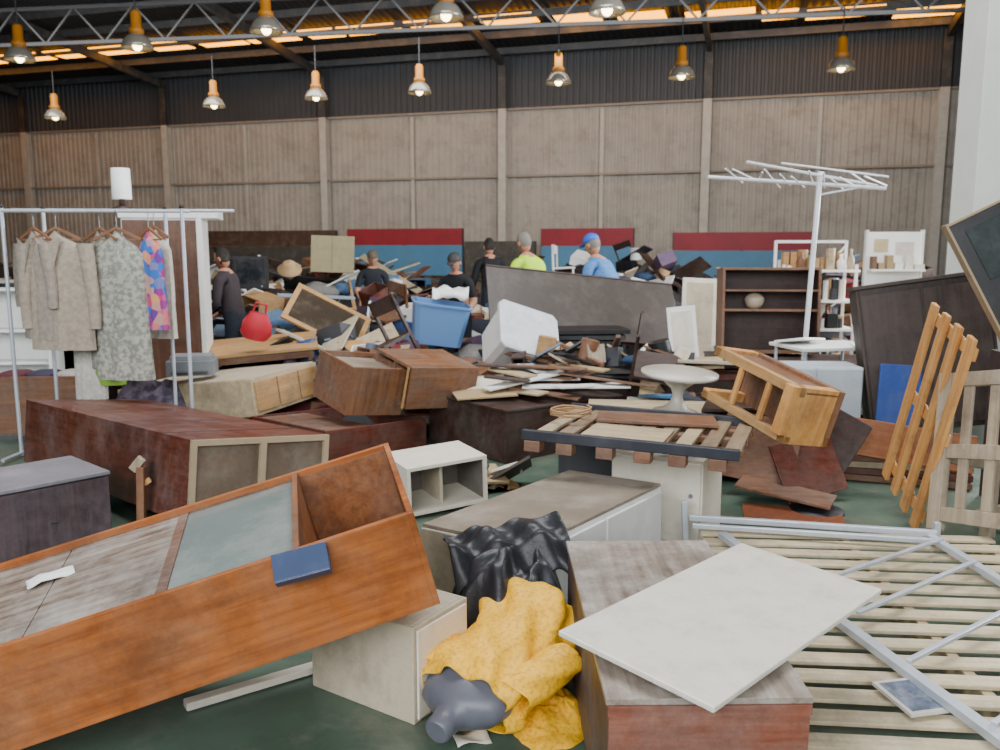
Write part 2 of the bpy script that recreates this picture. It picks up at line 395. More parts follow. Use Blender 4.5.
def heap(name,loc,rx,ry,h,m,seed=0,amp=.2,n=64,yaw=0,p=2.4,fold=0.):
    b=MB(name)
    def fn(u,v):
        a=2*math.pi*u; r=v; x=math.cos(a)*r; y=math.sin(a)*r
        q=Vector((x*1.8+seed,y*1.8,seed*.7)); w=Vector((noise.noise(q),noise.noise(q+Vector((7,3,1))),0))*1.1
        f=noise.noise(q+w); g=1-abs(noise.noise(Vector((x*3.2-seed,y*3.2,seed+4))+w*1.6))*2
        ed=1+.18*noise.noise(Vector((math.cos(a)*1.6,math.sin(a)*1.6,seed*2)))+(.05+fold*r)*math.sin(a*9+seed+f*3)
        z=h*max(0,1-r**p)*(.82+amp*f)+min(h,.25)*amp*.6*g*(1-r**4)
        return (rx*ed*x,ry*ed*y,max(z,0)+.002)
    b.grid(fn,n,26,m); return b.done(loc,(0,0,yaw),bev=0,sub=1)
CLB=fabric('#25262b',rough=.45)
heap('black_cloth',(.02,3.28,0),.26,.26,.53,CLB,4.3,.22,96,0,4.0,.1)
b=MB('black_cloth'); b.grid(lambda u,v:(-.2+.5*u,-.06+.26*v,.035*math.sin(u*17+v*3)*(1-v*.6)-.22*max(0,.35-v)**1.0*2+.03*noise.noise(Vector((u*4,v*4,3)))),40,20,CLB); b.done((.0,3.23,.485),(8,-6,14),bev=0,solid=.006,sub=1)
heap('yellow_cloth',(.17,2.82,0),.16,.2,.07,YEL,5,.5,40)
b=MB('paper_scrap'); b.grid(lambda u,v:(u*.12,v*.09,.01*math.sin(u*5+v*3)+.012),6,4,CREAM); b.done((-.14,2.62,0),(0,0,20),bev=0,solid=.002)
# ---------------------------------------------------------------- mid furniture
b=MB('blanket_chest')
b.case((1.31,1.0,.41),DKB,'',.02); b.box((-.02,-.02,.41),(1.33,1.02,.43),DKB); b.box((.64,-.012,.03),(.66,0,.39),BLACK)
b.done((.04,6.44,.0),(1,1,41))
b=MB('flattened_cardboard'); b.box((0,0,0),(.5,.35,.012),CARD); b.obox((.25,.46,.04),(.5,.22,.012),(18,0,0),CREAM); b.done((-.34,6.72,.455),(2,-2,12),bev=0)
b=MB('pile_of_planks')
random.seed(8)
for i in range(18): b.obox((random.uniform(-.45,.5),random.uniform(-.25,.3),.02+i*.01),(random.uniform(.3,1.0),random.uniform(.08,.2),.018),(random.uniform(-7,7),random.uniform(-8,8),random.uniform(-60,40)),random.choice([PINEx,MIDB,PLY,MIDB,CARD,DKB,WHITE]))
b.done((.42,7.2,.45))
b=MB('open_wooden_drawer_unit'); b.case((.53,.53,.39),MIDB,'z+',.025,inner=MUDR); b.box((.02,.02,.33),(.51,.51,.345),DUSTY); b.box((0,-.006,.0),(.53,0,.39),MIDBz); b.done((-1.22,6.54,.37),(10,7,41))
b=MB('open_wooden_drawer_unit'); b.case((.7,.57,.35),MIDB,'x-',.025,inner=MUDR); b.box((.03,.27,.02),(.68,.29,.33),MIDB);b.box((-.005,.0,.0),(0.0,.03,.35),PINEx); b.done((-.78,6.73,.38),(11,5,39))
b=MB('low_bookcase'); b.case((1.03,1.01,.28),REDx,'z+',.02,inner=RED); b.box((.5,.02,.02),(.52,.99,.26),REDx); b.box((.02,.02,.255),(.5,.99,.265),MUDR); b.done((-1.31,6.21,.03),(-1,3,48))
b=MB('chest_of_drawers'); b.case((.96,1.5,.32),PLY,'',.02)
for i in range(3): b.box((.03+i*.31,-.014,.03),(.32+i*.31,0,.29),PINEx)
b.box((.02,.02,.32),(.94,1.48,.328),BEIGE); b.done((-2.05,7.03,.26),(-7,-2,68))
b=MB('dark_tabletop'); b.box((0,0,0),(2.35,.035,.87),plain('#3f3732',.4,.15,'#625a52',.3)); b.box((0,-.01,.85),(2.35,.045,.87),DKB); b.box((0,-.01,0),(2.35,.045,.02),DKB); b.bar((.2,.05,.1),(.2,.05,.8),.06,.04,DKB); b.bar((2.1,.05,.1),(2.1,.05,.8),.06,.04,DKB); b.done((-.10,9.26,.77),(-34,6,16))
b=MB('overturned_side_table')
b.box((0,.3,0),(.76,.35,.34),MIDBz)
b.box((0,0,.28),(.76,.05,.34),PINEx); b.box((0,0,0),(.76,.05,.05),PINEx)
b.box((0,0,.0),(.06,.35,.06),PINE);b.box((.7,0,0),(.76,.35,.06),PINE);b.box((0,0,.28),(.06,.35,.34),PINE);b.box((.69,-.05,.05),(.76,.3,.34),PINE)
b.box((0,.05,.3),(.76,.3,.32),MIDB)
for x in(.25,.5): b.box((x,.0,.05),(x+.03,.03,.28),PINE)
b.done((1.28,5.34,.73),(-9,12,-66))
b=MB('wooden_cabinet'); b.case((.75,.5,.5),DKB,'y-',.02,inner=MIDB); b.box((.02,.05,.24),(.73,.48,.26),MIDB); b.done((1.5,6.0,.02),(3,-6,-20))
b=MB('broken_cabinet_panels')
for c,d,e,m in(((.0,0,.3),(.5,.02,.45),(-15,8,-20),MIDB),((.3,-.1,.2),(.45,.02,.4),(-25,-10,15),REDx),((.1,-.25,.08),(.6,.25,.02),(4,6,-30),MIDB),((.5,.05,.28),(.3,.02,.55),(-10,25,-35),DKB)): b.obox(c,d,e,m)
b.done((1.75,5.6,.02))
b=MB('wooden_drawer_front'); b.box((0,0,0),(1.2,.03,.26),ORA); b.box((0,.03,0),(.02,.35,.22),MIDB); b.box((1.18,.03,0),(1.2,.35,.22),MIDB); b.box((0,.33,0),(1.2,.35,.22),MIDB); b.done((2.1,6.05,.26),(-8,6,-20))
b=MB('wooden_plank_stack')
for i in range(4): b.obox((.6,.2,.03+.05*i),(1.3,.3,.045),(0,0,-20+i*3),(MIDB,REDx,PLY,MIDB)[i])
b.done((2.1,5.85,0))
b=MB('black_pot_lid'); b.lathe([(0,.05),(.03,.05),(.03,.03),(.1,.028),(.17,.01),(.175,0),(0,0)],BLACK,24); b.done((2.02,5.25,0),bev=0)
b=MB('orange_doormat'); b.box((0,0,0),(.6,.35,.012),fabric('#8a4a28')); b.done((1.5,5.05,0),(0,0,-14))
b=MB('scrap_paper'); b.grid(lambda u,v:(u*.3,v*.35,.02*math.sin(u*4+v*2)+.022),6,4,BEIGE); b.done((1.3,5.6,0),(0,0,30),bev=0,solid=.002)
b=MB('pine_headboard'); W,Hh=.71,1.18
for i,x in enumerate((0,.205,.41,.615)): b.box((x,0,0),(x+.095,.025,Hh),PINE)
for z in(.06,.55,1.06): b.box((0,.025,z),(W,.045,z+.07),PINE)
b.done((2.50,5.42,.20),(-7,13,-99))
b=MB('cot_end_frame'); 
for x in(0,.50): b.box((x,0,0),(x+.085,.05,.88),GREYW); b.box((x,.38,0),(x+.07,.43,.45),GREYW); b.box((x,.05,.38),(x+.05,.38,.43),GREYW)
for z in(.05,.40,.80): b.box((.085,.005,z),(.50,.04,z+.08),GREYW)
for x in(.17,.34): b.box((x,.01,.13),(x+.06,.03,.80),GREYW)
b.done((2.38,4.58,.11),(-12,-11,-72))
b=MB('wooden_bed_rail'); b.bar((2.85,4.9,.06),(3.6,4.3,.5),.05,.1,GREYW); b.done()
BRC=wood('#2e231f','#4a3a33','z',dirt='#665a52',da=.3)
b=MB('dark_brown_sideboard'); b.case((.95,.5,1.15),BRC,'',.022); b.box((.03,-.016,.04),(.46,0,1.1),BRC); b.box((.48,-.016,.04),(.92,0,1.1),BRC); b.box((-.02,-.03,1.15),(.97,.52,1.18),BRC); b.cyl((.43,-.035,.6),(.43,-.016,.6),.014,STEEL); b.done((2.95,6.6,.2),(-4,-9,-16))
b=MB('dark_cupboard'); b.case((.8,.5,1.0),DKB,'',.02); b.box((.02,-.016,.03),(.39,0,.97),DKB); b.box((.41,-.016,.03),(.78,0,.97),DKB); b.cyl((.36,-.03,.5),(.36,-.016,.5),.012,STEEL); b.done((3.2,5.1,0),(0,0,-6))
b=MB('framed_glass_panel')
b.box((0,0,-.8),(1.1,.05,0),plain('#242224',.4,.2,'#444040',.3)); b.box((.07,-.006,-.38),(1.03,0,-.06),plain('#343b39',.1,.2,'#5a625e',.3,sc=1.5))
RIM=plain('#a08a6a',.5,.1)
b.box((-.015,-.01,-.82),(0,.06,.02),RIM); b.box((0,-.01,-.82),(1.1,.06,-.8),RIM); b.box((0,-.01,0),(1.1,.06,.015),RIM)
b.done((2.60,5.0,1.78),(-8,-27,-4))
b=MB('pale_cabinet'); PC=plain('#bcc4ca',.4,.06,'#9b9890',.2); b.case((.72,.4,.66),PC,'',.018); b.box((.01,-.016,.01),(.355,0,.65),PC); b.box((.365,-.016,.01),(.71,0,.65),PC); b.done((2.12,6.62,.08),(0,0,-4))
b=MB('blue_board'); b.box((0,0,0),(.3,.03,.6),plain('#234a96',.5)); b.box((0,.03,0),(.3,.05,.04),WHITE); b.done((2.86,6.35,.2),(-6,3,-8))
b=MB('wooden_bookcase')
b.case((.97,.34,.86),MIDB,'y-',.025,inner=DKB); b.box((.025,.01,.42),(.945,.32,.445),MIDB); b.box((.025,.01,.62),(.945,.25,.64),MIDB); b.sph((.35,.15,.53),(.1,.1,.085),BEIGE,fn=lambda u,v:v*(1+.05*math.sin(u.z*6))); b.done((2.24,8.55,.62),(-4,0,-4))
b=MB('stacked_doors')
for i,(dx,dy,a,m) in enumerate(((0,0,2,DKB),(.1,-.1,-5,WHITE),(-.05,.05,4,MIDB),(.05,-.05,-2,PLY),(0,0,1,DKB),(.02,-.1,6,REDx),(.1,0,-3,DKB))): b.obox((dx,dy,.05+i*.08),(2.0,.8,.06),(0,0,a),m)
b.done((3.0,8.4,.02),(0,0,-4))
b=MB('white_folding_table'); b.box((-.4,-.3,0),(.4,.3,.03),WHITE); b.obox((.3,-.35,.01),(.4,.3,.02),(20,0,10),WHITE); b.obox((-.2,.1,.06),(.4,.3,.02),(-10,5,30),WHITE)
for x in(-.35,.35):
    for y in(-.25,.25): b.cyl((x,y,-.16),(x,y,0),.015,STEELW)
b.done((3.0,7.8,.76),(0,0,12))
b=MB('tv_antenna'); AL=plain('#dfe1e4',.35,.05,da=.05,metal=.1)
b.cyl((0,0,-1.7),(0,0,.12),.025,AL); b.cyl((-1.05,0,.04),(.62,0,-.02),.018,AL,n=8)
random.seed(5)
for i in range(12):
    x=-.8+i*.12; L=.5-.02*i; a=R(random.uniform(-10,10))
    b.cyl((x-math.sin(a)*L-.15,-L,.06+random.uniform(-.03,.03)),(x+math.sin(a)*L+.15,L,.02+random.uniform(-.03,.03)),.008,AL,n=6)
b.cyl((-.75,-.3,.16),(.6,.2,.02),.014,AL,n=6); b.cyl((-.3,.3,.22),(.6,-.1,.08),.01,AL,n=6); b.cyl((0,0,-.1),(.45,0,0),.01,AL,n=6)
b.done((3.05,8.3,2.27),(0,2,-5),bev=0)
WB=plain('#f6f4ee',.5,.03,'#d8d2c6',.08)
b=MB('white_display_board'); b.box((0,0,0),(.52,.03,1.15),WB); b.box((-.02,-.02,0),(0,.05,1.17),WHITE); b.box((.52,-.02,0),(.54,.05,1.17),WHITE)
random.seed(21)
for z in(.22,.5,.76):
    b.box((0,-.16,z),(.52,0,z+.02),WB); x=.02
    while x<.44:
        w=random.uniform(.03,.09);h=random.uniform(.04,.16); b.box((x,-.13,z+.02),(x+w,-.03,z+.02+h),random.choice([CARD,DGREY,PINEx,MIDB,CREAM,WHITE])); x+=w+.02
b.box((.06,-.004,.95),(.2,0,1.08),plain('#c9b48a',.6)); b.box((.27,-.004,.92),(.45,0,1.05),plain('#d8c8c0',.6))
b.done((3.72,8.7,.68),(0,0,-6),bev=0)
b=MB('shelf_unit')
for x in(0,.75):
    for y in(0,.35): b.bar((x,y,0),(x,y,1.5 if y<.1 else 1.75),.03,.03,WHITE)
for z in(.35,.8,1.1,1.42): b.box((-.02,-.02,z),(.79,.39,z+.025),WB)
b.bar((0,.35,1.74),(.75,.35,1.74),.03,.03,WHITE); b.bar((0,.35,.8),(.75,.35,1.7),.02,.02,WHITE)
random.seed(12)
for z in(.375,.825,1.125,1.445):
    for row in(.02,.13,.25):
        x=.03
        while x<.68:
            w=random.uniform(.03,.11);h=random.uniform(.04,.26); m=random.choice([WHITE,CARD,CREAM,PLY,DGREY,PINEx,MIDB,BLACK,STEEL])
            k=random.random()
            if k<.4: b.cyl((x+w/2,row+.05,z),(x+w/2,row+.05,z+h),w/2,m)
            elif k<.6: b.lathe([(0,z),(w/3,z),(w/2,z+h*.3),(w/2,z+h*.5),(w/6,z+h*.75),(w/5,z+h),(0,z+h)],m,12,Matrix.Translation((x+w/2,row+.05,0)))
            else: b.box((x,row,z),(x+w,row+.1,z+h),m)
            x+=w+.02
b.done((2.98,9.0,0),(0,0,-3),bev=0)
b=MB('cream_wardrobe_door'); b.box((0,0,0),(.42,.025,1.0),CREAM); b.box((.05,-.008,.05),(.37,0,.95),BEIGE); b.done((2.05,9.6,.35),(-6,3,10))
b=MB('cream_wardrobe_door'); b.box((0,0,0),(.3,.025,.8),WHITE); b.box((.04,-.008,.05),(.26,0,.75),CREAM); b.done((1.85,9.0,.25),(-9,-7,-14))
b=MB('tulip_pedestal_table'); PG=plain('#c0b9ab',.35,.08,'#8a8174',.25)
b.lathe([(0,.02),(.17,.02),(.19,.0),(.17,.03),(.09,.06),(.05,.1),(.035,.15),(.05,.2),(.12,.26),(.22,.29),(.27,.30),(.27,.32),(0,.325)],PG,32); b.done((1.25,5.95,.48),(4,3,0),bev=0)
random.seed(2)
b=MB('stacked_boards')
for i,m in enumerate((DKB,PLY,WHITE,MIDB,CREAM,PLY)): b.obox((random.uniform(-.1,.1),random.uniform(-.1,.1),.04+i*.075),(.95,.7,.05),(0,0,random.uniform(-15,15)),m)
b.done((1.05,6.4,.0),(0,0,-8))
b=MB('dark_drawer_slabs')
for i in range(4): b.obox((i*.03,-i*.04,.04+i*.06),(.95,.5,.045),(0,0,i*4-6),BLACK if i%2 else DGREY)
b.done((.72,8.8,.62))
b=MB('wood_panel_stack')
for c,d,e,m in(((0,0,.5),(1.3,.5,.03),(3,2,8),MIDB),((.5,.1,.56),(1.2,.4,.03),(5,-3,-12),PLY),((-.3,-.2,.55),(.8,.5,.02),(8,4,20),DGREY),((1.0,-.1,.6),(.9,.45,.03),(-6,3,5),BEIGE),((.3,.3,.25),(2.2,.7,.45),(0,0,4),DKB)): b.obox(c,d,e,m)
b.done((1.0,7.9,.02))
BT=glassy('#7aa6dc',.3,.3)
def tub(name,m,loc,e,w=.58,d=.42,h=.38,lid=None):
    b=MB(name)
    def ring(z,k,ins=0): 
        x=w/2*k-ins;y=d/2*k-ins;c=.05; return [Vector(p) for p in((-x+c,-y,z),(x-c,-y,z),(x,-y+c,z),(x,y-c,z),(x-c,y,z),(-x+c,y,z),(-x,y-c,z),(-x,-y+c,z))]
    b.loft([ring(0,.84),ring(h*.5,.92),ring(h-.03,.99),ring(h-.03,1.05),ring(h,1.06),ring(h,.98),ring(h*.5,.9),ring(.02,.82)],m,True,False)
    if lid: b.loft([ring(h,1.08),ring(h+.03,1.08),ring(h+.035,1.0)],lid,True,False)
    return b.done(loc,e,bev=.006)
tub('blue_plastic_tub',BT,(-.72,9.5,.62),(5,8,12),.62,.45,.46)
tub('white_plastic_tub',plain('#dcdad4',.4,.05,'#a9a398',.2),(.05,8.5,.60),(52,18,25),.62,.52,.45,plain('#ccced0',.4))
b=MB('crumpled_plastic_sheet'); b.grid(lambda u,v:(u*.4,v*.3,.12*noise.noise(Vector((u*3,v*3,2)))+.1),10,8,WHITE); b.done((-.75,9.4,1.04),(20,0,0),bev=0,solid=.003)
b=MB('crt_television'); b.box((0,0,0),(.5,.12,.42),BLACK); b.box((.04,-.004,.07),(.46,0,.39),plain('#22262c',.1)); b.loft([[Vector(p) for p in((.02,.12,.02),(.48,.12,.02),(.48,.12,.4),(.02,.12,.4))],[Vector(p) for p in((.12,.45,.06),(.38,.45,.06),(.38,.45,.3),(.12,.45,.3))]],BLACK,True,False); b.cyl((.42,-.01,.035),(.42,0,.035),.012,STEEL); b.done((-3.5,11,1.15),(0,0,10))
b=MB('red_bag'); M=plain('#c01c30',.6,.1,da=.05)
b.loft([ell(z*.8,rx*.75,ry*.75,20,.12,1) for z,rx,ry in((0,.14,.08),(.08,.19,.11),(.2,.18,.1),(.3,.12,.05),(.33,.11,.03))],M); b.tube([Vector((-.06,0,.25)),Vector((-.05,0,.36)),Vector((.05,0,.36)),Vector((.06,0,.25))],.01,M); b.done((-2.38,8.2,.80),(12,14,10),bev=0)
b=MB('straw_hat'); b.lathe([(.17,0),(.1,.02),(.09,.1),(.05,.125),(0,.13)],plain('#b8966a',.9),20); b.done((-2.95,12,1.38),(35,10,0),bev=0,solid=.004)
b=MB('cardboard_sheet'); b.box((0,0,0),(.7,.02,.6),plain('#a0946f',.8)); b.box((.34,-.003,0),(.345,0,.6),DGREY); b.done((-3.1,14,1.3),(-8,2,5))
b=MB('picture_frame'); 
for lo,hi in(((0,0,0),(.9,.03,.06)),((0,0,.54),(.9,.03,.6)),((0,0,.06),(.06,.03,.54)),((.84,0,.06),(.9,.03,.54))): b.box(lo,hi,PINEx)
b.box((.06,.012,.06),(.84,.02,.54),plain('#40362c',.2)); b.done((-2.35,9.1,.95),(-50,28,10))
b=MB('wooden_table'); b.box((-.6,-.4,.68),(.6,.4,.71),PINEx); b.box((-.55,-.36,.6),(.55,.36,.68),MIDB)
for x in(-.52,.52):
    for y in(-.33,.33): b.bar((x,y,0),(x,y,.68),.05,.05,MIDB)
b.done((-2.45,8.7,.0),(6,-4,14))
# --------------------------- clothes rack
b=MB('garment_rack'); zt=1.95
b.cyl((-3.95,6.65,zt),(-2.42,6.75,zt),.014,STEELW); b.cyl((-3.95,7.0,zt+.02),(-2.2,7.15,zt+.02),.014,STEELW)
for x,y in((-3.84,6.66),(-2.48,6.74),(-3.7,7.0),(-2.75,7.1)):
    b.cyl((x,y,.02),(x,y,zt+.03),.015,STEELW); b.sph((x,y,zt+.03),(.02,)*3,BLACK,8,6)
for y0,y1,x in((6.4,7.3,-3.84),(6.45,7.4,-2.6)): b.cyl((x,y0,.04),(x,y1,.04),.015,STEELW)
b.done(bev=0)
HGR=wood('#7a4f30','#a4704a','x')
def hanger(b,x,w=.4,z=0):
    b.tube([Vector((x,0,z+.16)),Vector((x+.015,0,z+.19)),Vector((x,0,z+.205)),Vector((x-.015,0,z+.18))],.003,STEEL,6)
    b.cyl((x,0,z+.06),(x,0,z+.16),.003,STEEL,n=6)
    b.bar((x,0,z+.07),(x-w/2,0,z-.02),.015,.02,HGR); b.bar((x,0,z+.07),(x+w/2,0,z-.02),.015,.02,HGR); b.bar((x-w/2,0,z-.02),(x+w/2,0,z-.02),.01,.012,HGR)
def garment(name,loc,w,L,m,yaw,flare=1.1,sleeves=0,seed=0,hw=.4,th=.06):
    b=MB(name); n=48; secs=[]
    for j in range(15):
        t=j/14; ww=w/2*(.35+.65*min(1,t*7)**.6)*(1+(flare-1)*t); dd=th*(.35+.65*min(1,t*4))
        if j==0: ww=w/2*.2
        row=[]
        for i in range(n):
            a=2*math.pi*i/n; f=math.sin(a*9+seed+t*2)*.016*t*2+noise.noise(Vector((math.cos(a)*2,math.sin(a),t*3+seed)))*.02
            row.append(Vector((ww*math.cos(a),(dd+f)*math.sin(a)+f*.6,-t*L+.05*(1-min(1,abs(math.cos(a))))*(1-t))))
        secs.append(row)
    b.loft(secs,m,True)
    if sleeves:
        for sx in(-1,1):
            ss=[]
            for j in range(9):
                t=j/8; c=Vector((sx*(w/2-.02+.05*math.sin(t*2)),-.02,-.05-t*sleeves)); r=.062-.018*t
                ss.append([c+Vector((r*math.cos(a)*(1+.1*math.sin(a*3+j)),r*.8*math.sin(a),0)) for a in[2*math.pi*k/14 for k in range(14)]])
            b.loft(ss,m)
        b.add([(-.09,-th-.03,0),(0,-th-.045,-.3),(-.01,-th-.03,-.05)],[(0,1,2)],m); b.add([(.09,-th-.03,0),(0,-th-.045,-.3),(.01,-th-.03,-.05)],[(0,2,1)],m)
    hanger(b,0,hw)
    return b.done(loc,(0,0,yaw),bev=0)
zg=zt-.2
garment('beige_blazer',(-3.44,6.68,zg),.5,.88,fabric('#b5a795'),-5,1.05,.66,1)
garment('grey_jacket',(-3.64,6.73,zg),.36,.8,fabric('#aa9e90'),-30,1.05,.5,4)
garment('patterned_dress',(-2.98,6.7,zg),.42,1.12,fabric('#b3b0a5','#85877c',26,.5),-8,1.15,0,2)
garment('patterned_dress',(-3.14,6.76,zg),.34,1.05,fabric('#a5a397','#7d8076',26,.5),-30,1.1,0,6)
garment('floral_dress',(-2.74,6.72,zg),.24,.72,floral(),-30,1.1,0,3,.3)
garment('cream_blouse',(-2.85,7.1,zg+.02),.3,.85,fabric('#cfc8bc'),-20,1.1,0,5,.3)
garment('white_trousers',(-3.4,6.98,zg-.55),.26,.78,fabric('#dad5ca'),-10,1.0,0,3,.2)
heap('pile_of_clothes',(-3.05,7.35,.0),.45,.3,.6,fabric('#5d505e','#2e2936',9,.5),7,.3)
b=MB('green_bag'); b.loft([ell(z,rx,ry,18,.1,1) for z,rx,ry in((0,.1,.07),(.1,.13,.08),(.22,.1,.05))],plain('#8bb83a',.6)); b.done((-3.2,6.95,.55),bev=0)
b=MB('folded_clothes_crate'); b.case((.75,.4,.5),MIDB,'z+',.02)
for i,m in enumerate((fabric('#5a2a34'),fabric('#39344a'),fabric('#b0a8a0'))): 
    for j in range(2): b.sph((.13+.24*i,.2,.42+.07*j),(.12,.16,.045),m,16,8,None,lambda u,v:Vector([math.copysign(abs(q)**.6,q)*dd for q,dd in zip(u,(.115,.16,.04))]))
b.done((-4.35,7.15,.08),(0,0,4),bev=0)
b=MB('table_lamp'); b.lathe([(0,0),(.09,0),(.09,.03),(.03,.05),(.025,.12)],DKB,18); b.lathe([(.09,.11),(.085,.4),(.08,.4),(.085,.11)],plain('#e8e9e4',.7,.03,da=.03),24); b.done((-3.62,8.3,2.02),bev=0)
WB2=wood('#50301e','#704630','z',da=.15)
b=MB('tall_wardrobe'); b.case((.72,.55,1.95),WHITE,'',.03); b.box((.01,-.012,.02),(.67,0,1.93),WB2)
b.box((.67,-.02,0),(.72,0,1.95),WHITE); b.box((-.02,-.02,1.95),(.87,.6,2.03),WHITE); b.done((-3.56,8.1,0),(0,0,13))
b=MB('dark_tall_crate'); b.case((.5,.5,1.7),DKB,'y-',.02); b.box((.02,.02,.8),(.48,.48,.82),DKB); b.done((-4.55,8.4,0),(0,0,-10))
b=MB('white_shelf_unit'); b.case((.7,.35,1.3),WHITE,'y-',.02); 
for z in(.3,.6,.9): b.box((.02,.02,z),(.68,.33,z+.02),WHITE)
b.done((-4.85,7.7,0),(0,0,8))
b=MB('printer'); b.box((0,0,0),(.4,.35,.13),plain('#6d7176',.5)); b.box((.03,.05,.13),(.37,.3,.17),plain('#7f8388',.5)); b.box((.05,-.06,.03),(.35,.0,.045),DGREY); b.done((-2.9,7.3,.56),(0,0,12))
b=MB('ironing_board'); b.obox((0,0,1.0),(.9,.3,.03),(0,3,0),plain('#8a97a8',.6)); b.cyl((-.3,-.1,0),(.3,.1,.98),.012,STEELW); b.cyl((.3,-.1,0),(-.3,.1,.98),.012,STEELW); b.done((-2.2,10.2,.1),(0,0,15))
b=MB('broken_chair_leg'); b.bar((0,0,0),(.02,0,.42),.045,.045,MIDBz); b.bar((0,0,.3),(.06,.02,.34),.03,.03,PINE); b.bar((-.03,0,.4),(.03,0,.47),.03,.05,GREYW); b.done((-2.08,4.75,0))
# --------------------------- debris mounds
pal=[(MIDB,6),(PINEx,3),(DKB,8),(BLACK,6),(DGREY,6),(WHITE,5),(CREAM,3),(BEIGE,2),(CARD,3),(BLUE,1),(REDx,4),(PLY,2),(plain('#5f6f80',.5),2),(plain('#7a1a22',.6),1),(plain('#3f6f96',.5),1),(GREYW,1),(plain('#5a4560',.7),1)]
bag=[m for m,k in pal for _ in range(k)]
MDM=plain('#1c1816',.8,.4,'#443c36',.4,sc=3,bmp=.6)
FB=[fabric('#2a2c38'),fabric('#66242c'),fabric('#8d8a84'),fabric('#27415f'),fabric('#d9d6cd'),fabric('#3a2c36'),fabric('#5a7a9a'),fabric('#1e1f24')]
def mound(name,cx,cy,rx,ry,h,n,seed,smax=1.,z0=0):
    random.seed(seed); b=MB(name)
    def hh(x,y): 
        r=math.hypot(x/rx,y/ry); return h*max(0,1-r**3)*(.8+.5*noise.noise(Vector((x*1.2+seed,y*1.2,3))))
    def g(u,v):
        a=2*math.pi*u; x=rx*v*math.cos(a);y=ry*v*math.sin(a); return (x,y,max(0,hh(x,y)-.06))
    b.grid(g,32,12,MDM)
    for i in range(n):
        a=random.uniform(0,2*math.pi); r=math.sqrt(random.random())*.9; x=rx*r*math.cos(a);y=ry*r*math.sin(a)
        z=hh(x,y); m=random.choice(bag); k=random.random()
        yaw=random.uniform(-90,90)
        if k<.42: d=(random.uniform(.25,smax),random.uniform(.1,.4),.02); e=(random.uniform(-35,35),random.uniform(-30,30),yaw); b.obox((x,y,z+.06),d,e,m)
        elif k<.62:
            d=[random.uniform(.2,.5)*min(1,smax+.1),random.uniform(.2,.4)*min(1,smax+.1),random.uniform(.12,.35)*min(1,smax+.1)]; M=Matrix.Translation((x,y,z-.04))@Euler((R(random.uniform(-25,25)),R(random.uniform(-25,25)),R(yaw))).to_matrix().to_4x4()
            b.case(d,m,random.choice(['y-','z+','x-','']),.015,M=M)
        elif k<.75: 
            v=Vector((random.uniform(-1,1),random.uniform(-1,1),random.uniform(-.2,.4))).normalized()*random.uniform(.3,.9); p=Vector((x,y,z+.08)); b.bar(p-v/2,p+v/2,.04,.03,m)
        elif k<.93:
            s=random.uniform(.1,.27)*min(1,smax+.1); sd=random.random()*50; fm=random.choice(FB)
            b.sph((x,y,z),(s*1.4,s,s*.6),fm,14,9,None,lambda u,v:v*(1+.45*noise.noise(u*2+Vector((sd,0,0)))))
        elif k<.985: b.cyl((x,y,z-.03),(x+random.uniform(-.1,.1),y,z+random.uniform(.12,.3)),random.uniform(.05,.12),m,n=14)
        else: 
            w=.35; M=Matrix.Translation((x,y,z-.1))@Euler((R(random.uniform(-30,30)),R(random.uniform(-30,30)),R(yaw))).to_matrix().to_4x4()
            for q in(0,w):
                for r2 in(0,w): b.box((q,r2,0),(q+.03,r2+.03,.42),m,M)
            b.box((0,0,.42),(w+.03,w+.03,.45),m,M); b.box((0,w,.45),(.03,w+.03,.85),m,M); b.box((w,w,.45),(w+.03,w+.03,.85),m,M); b.box((0,w,.7),(w+.03,w+.02,.85),m,M)
    return b.done((cx,cy,z0),bev=0)
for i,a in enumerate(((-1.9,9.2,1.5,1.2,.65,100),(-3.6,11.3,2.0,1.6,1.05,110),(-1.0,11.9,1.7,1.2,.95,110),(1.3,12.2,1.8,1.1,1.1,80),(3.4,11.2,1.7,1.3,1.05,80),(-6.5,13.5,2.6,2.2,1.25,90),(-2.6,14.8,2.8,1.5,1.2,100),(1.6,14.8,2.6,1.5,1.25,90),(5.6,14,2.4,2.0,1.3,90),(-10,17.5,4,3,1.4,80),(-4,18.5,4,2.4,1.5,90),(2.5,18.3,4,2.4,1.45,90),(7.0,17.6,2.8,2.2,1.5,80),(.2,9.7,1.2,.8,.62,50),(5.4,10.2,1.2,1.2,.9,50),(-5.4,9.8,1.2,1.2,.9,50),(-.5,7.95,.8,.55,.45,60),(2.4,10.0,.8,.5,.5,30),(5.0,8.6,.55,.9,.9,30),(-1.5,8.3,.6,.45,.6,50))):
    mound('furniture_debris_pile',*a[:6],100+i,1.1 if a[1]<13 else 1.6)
mound('pile_of_small_debris',1.0,7.85,.9,.3,.12,34,300,.45,.55)
mound('pile_of_small_debris',1.5,7.0,.35,.3,.5,22,301,.4,.0)
mound('pile_of_small_debris',-.15,5.85,.3,.2,.08,10,302,.25,.0)
